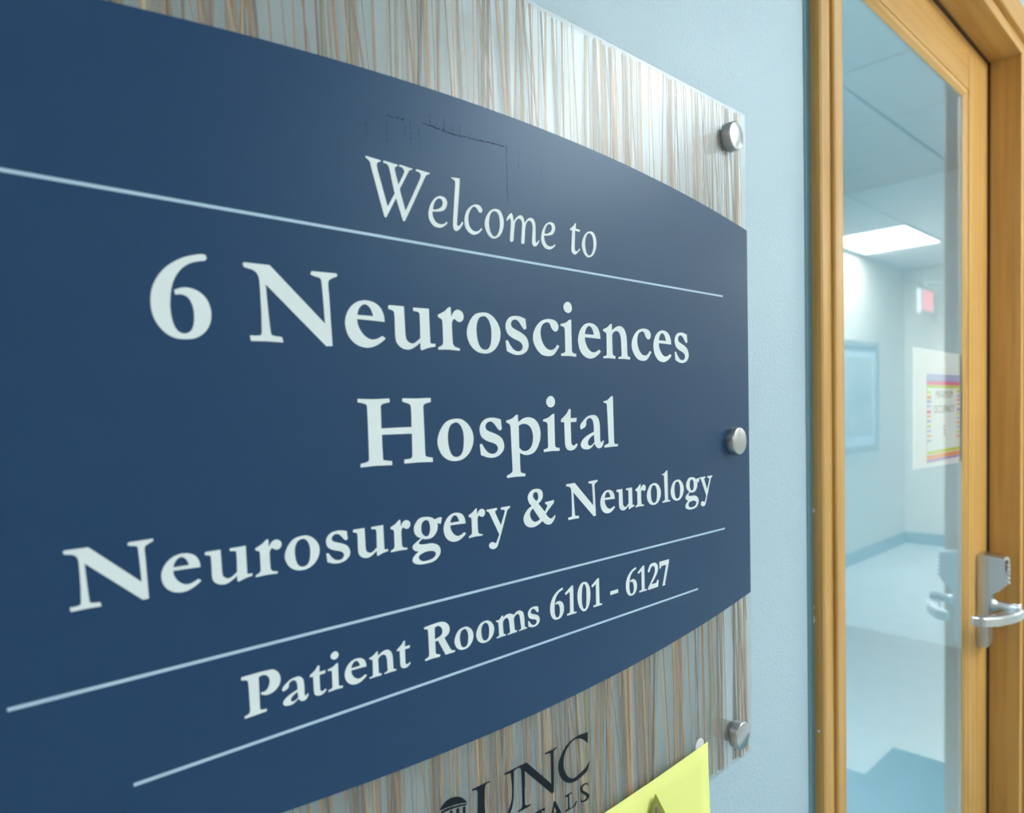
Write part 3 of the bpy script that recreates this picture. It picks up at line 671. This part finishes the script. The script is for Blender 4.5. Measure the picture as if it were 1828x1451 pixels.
# scuffs on the vinyl
loops = []
rs = random.Random(3)
def dash(x, z, w, h):
    loops.append([(x, z), (x + w, z + rs.uniform(-.2, .2)), (x + w, z + h), (x, z + h)])
for a, b, z0, z1, n in ((285, 300, 1624.2, 1624.6, 6), (315, 342, 1626.2, 1625.6, 16), (340, 352, 1625.4, 1626, 8), (352, 396, 1626.2, 1628.6, 20)):
    for k in range(n):
        t = (k + rs.random()) / n
        dash(a + (b - a) * t, z0 + (z1 - z0) * t + rs.uniform(-.3, .3), rs.uniform(.7, 2.6), rs.uniform(.35, 1.0))
for xx, za, zb in ((397.6, 1584, 1629), (411, 1615, 1632), (284.5, 1606, 1621), (304.5, 1612, 1626), (312.3, 1608, 1624), (300, 1614, 1622), (322, 1628, 1635), (328, 1628, 1636), (335, 1627, 1637), (343, 1628, 1634), (350, 1628, 1636), (360, 1628, 1632), (437, 1612, 1624), (268, 1606, 1618)):
    z = za
    while z < zb:
        h = rs.uniform(.6, 3.2); dash(xx + rs.uniform(-.2, .2), z, rs.uniform(.2, .45), min(h, zb - z)); z += h + rs.uniform(.3, 2.6)
tag(on_band('scuff_marks', flat_mesh('scuff_marks', [[(x - SC * 1000, z) for x, z in L] for L in loops], thick=.0001), M['scuff'], SC, 0), kind='stuff')

# black logo under the band
for key, s in LOGO.items():
    nm = 'logo_letter' if key.startswith('logo') and key != 'logobase' else 'logo_emblem_piece'
    me = flat_mesh(nm, [[(p[0] - SC * 1000, p[1]) for p in sample(P, F)] for P, F in parse(s)])
    on_band(nm, me, M['logo'], SC, 0, y=0.0 - .00002 * (key == 'logoN'), parent=sign)

# stand-off fixings
def standoff(x, z):
    mb = MB(so); mb.lathe([(.0157, -.0002), (.0157, -.0088), (.0150, -.0098), (.0142, -.0102), (.0, -.0102)][:4], (x, 0, z), 'y', 56)
    cap = mb.build('standoff_cap', M['alu'], sign, True)
    mb = MB(so); mb.lathe([(.0117, .0067), (.0117, YW - .0002)], (x, 0, z), 'y', 32); mb.build('standoff_barrel', M['alu'], cap, True)
    mb = MB(so); mb.lathe([(.0151, 0.0), (.0151, -.0012)], (x, 0, z), 'y', 40); mb.build('washer', M['dark'], cap)
for x in (.743, 2 * SC - .743):
    for z in (1.719, 1.378, 1.0380):
        standoff(x, z)

# ------------------------------------------------------------------ yellow flyer taped to the foot of the sign
ang = math.radians(1.75)
fl = empty('flyer', (.6796, -.0022, 1.0505))
fl.rotation_euler = (math.radians(0), ang * -1, 0)
FW, FH = .216, .279
bm = bmesh.new()
NX, NZ = 12, 14
grid = []
for i in range(NX + 1):
    row = []
    for j in range(NZ + 1):
        u, v = i / NX, j / NZ
        yy = -.0022 * math.sin(math.pi * u) * (1 - v) * .6 - .004 * v * v
        row.append(bm.verts.new((-FW * (1 - u), yy, -FH * v)))
    grid.append(row)
for i in range(NX):
    for j in range(NZ):
        bm.faces.new((grid[i][j + 1], grid[i + 1][j + 1], grid[i + 1][j], grid[i][j]))
me = bpy.data.meshes.new('sheet'); bm.to_mesh(me); bm.free()
for p in me.polygons: p.use_smooth = True
sheet = link('sheet', me, M['yellow'], fl)
so_m = sheet.modifiers.new('paper', 'SOLIDIFY'); so_m.thickness = .0002; so_m.offset = 0
tx, tz = -.1050, -.0118
def tri(name, pts, m, y):
    me = flat_mesh(name, [[(a, b) for a, b in pts]], thick=.0001)
    link(name, me, M[m], fl, (tx, y, tz))
tri('warning_triangle', [(0, 0), (36, -63), (-36, -63)], 'olive', -.0046)
tri('warning_triangle', [(0, -8), (27, -57.5), (-27, -57.5)], 'greyink', -.0048)
tri('warning_symbol', [(-2.2, -14), (1.2, -14), (3.2, -44), (-3.4, -44)], 'darkink', -.0050)
tri('warning_symbol', [(2.8, -16.5), (4.0, -17.5), (15, -40), (12.5, -40)], 'darkink', -.0050)
tag(fl, 'bright yellow paper flyer with a warning triangle taped under the sign', 'flyer')
tb = MB((.6665, -.0006, 1.0470))
pts = [(.6655 + .0080 * math.cos(a), 1.0515 + .0068 * math.sin(a)) for a in [math.pi * k / 14 for k in range(15)]] + [(.6575, 1.0400), (.6735, 1.0400)]
tb.prism(pts, 'y', -.0014, -.0001, .0004, 1)
tag(tb.build('adhesive_tab', M['tab']), 'small white adhesive tab behind the top corner of the yellow flyer', 'tape')
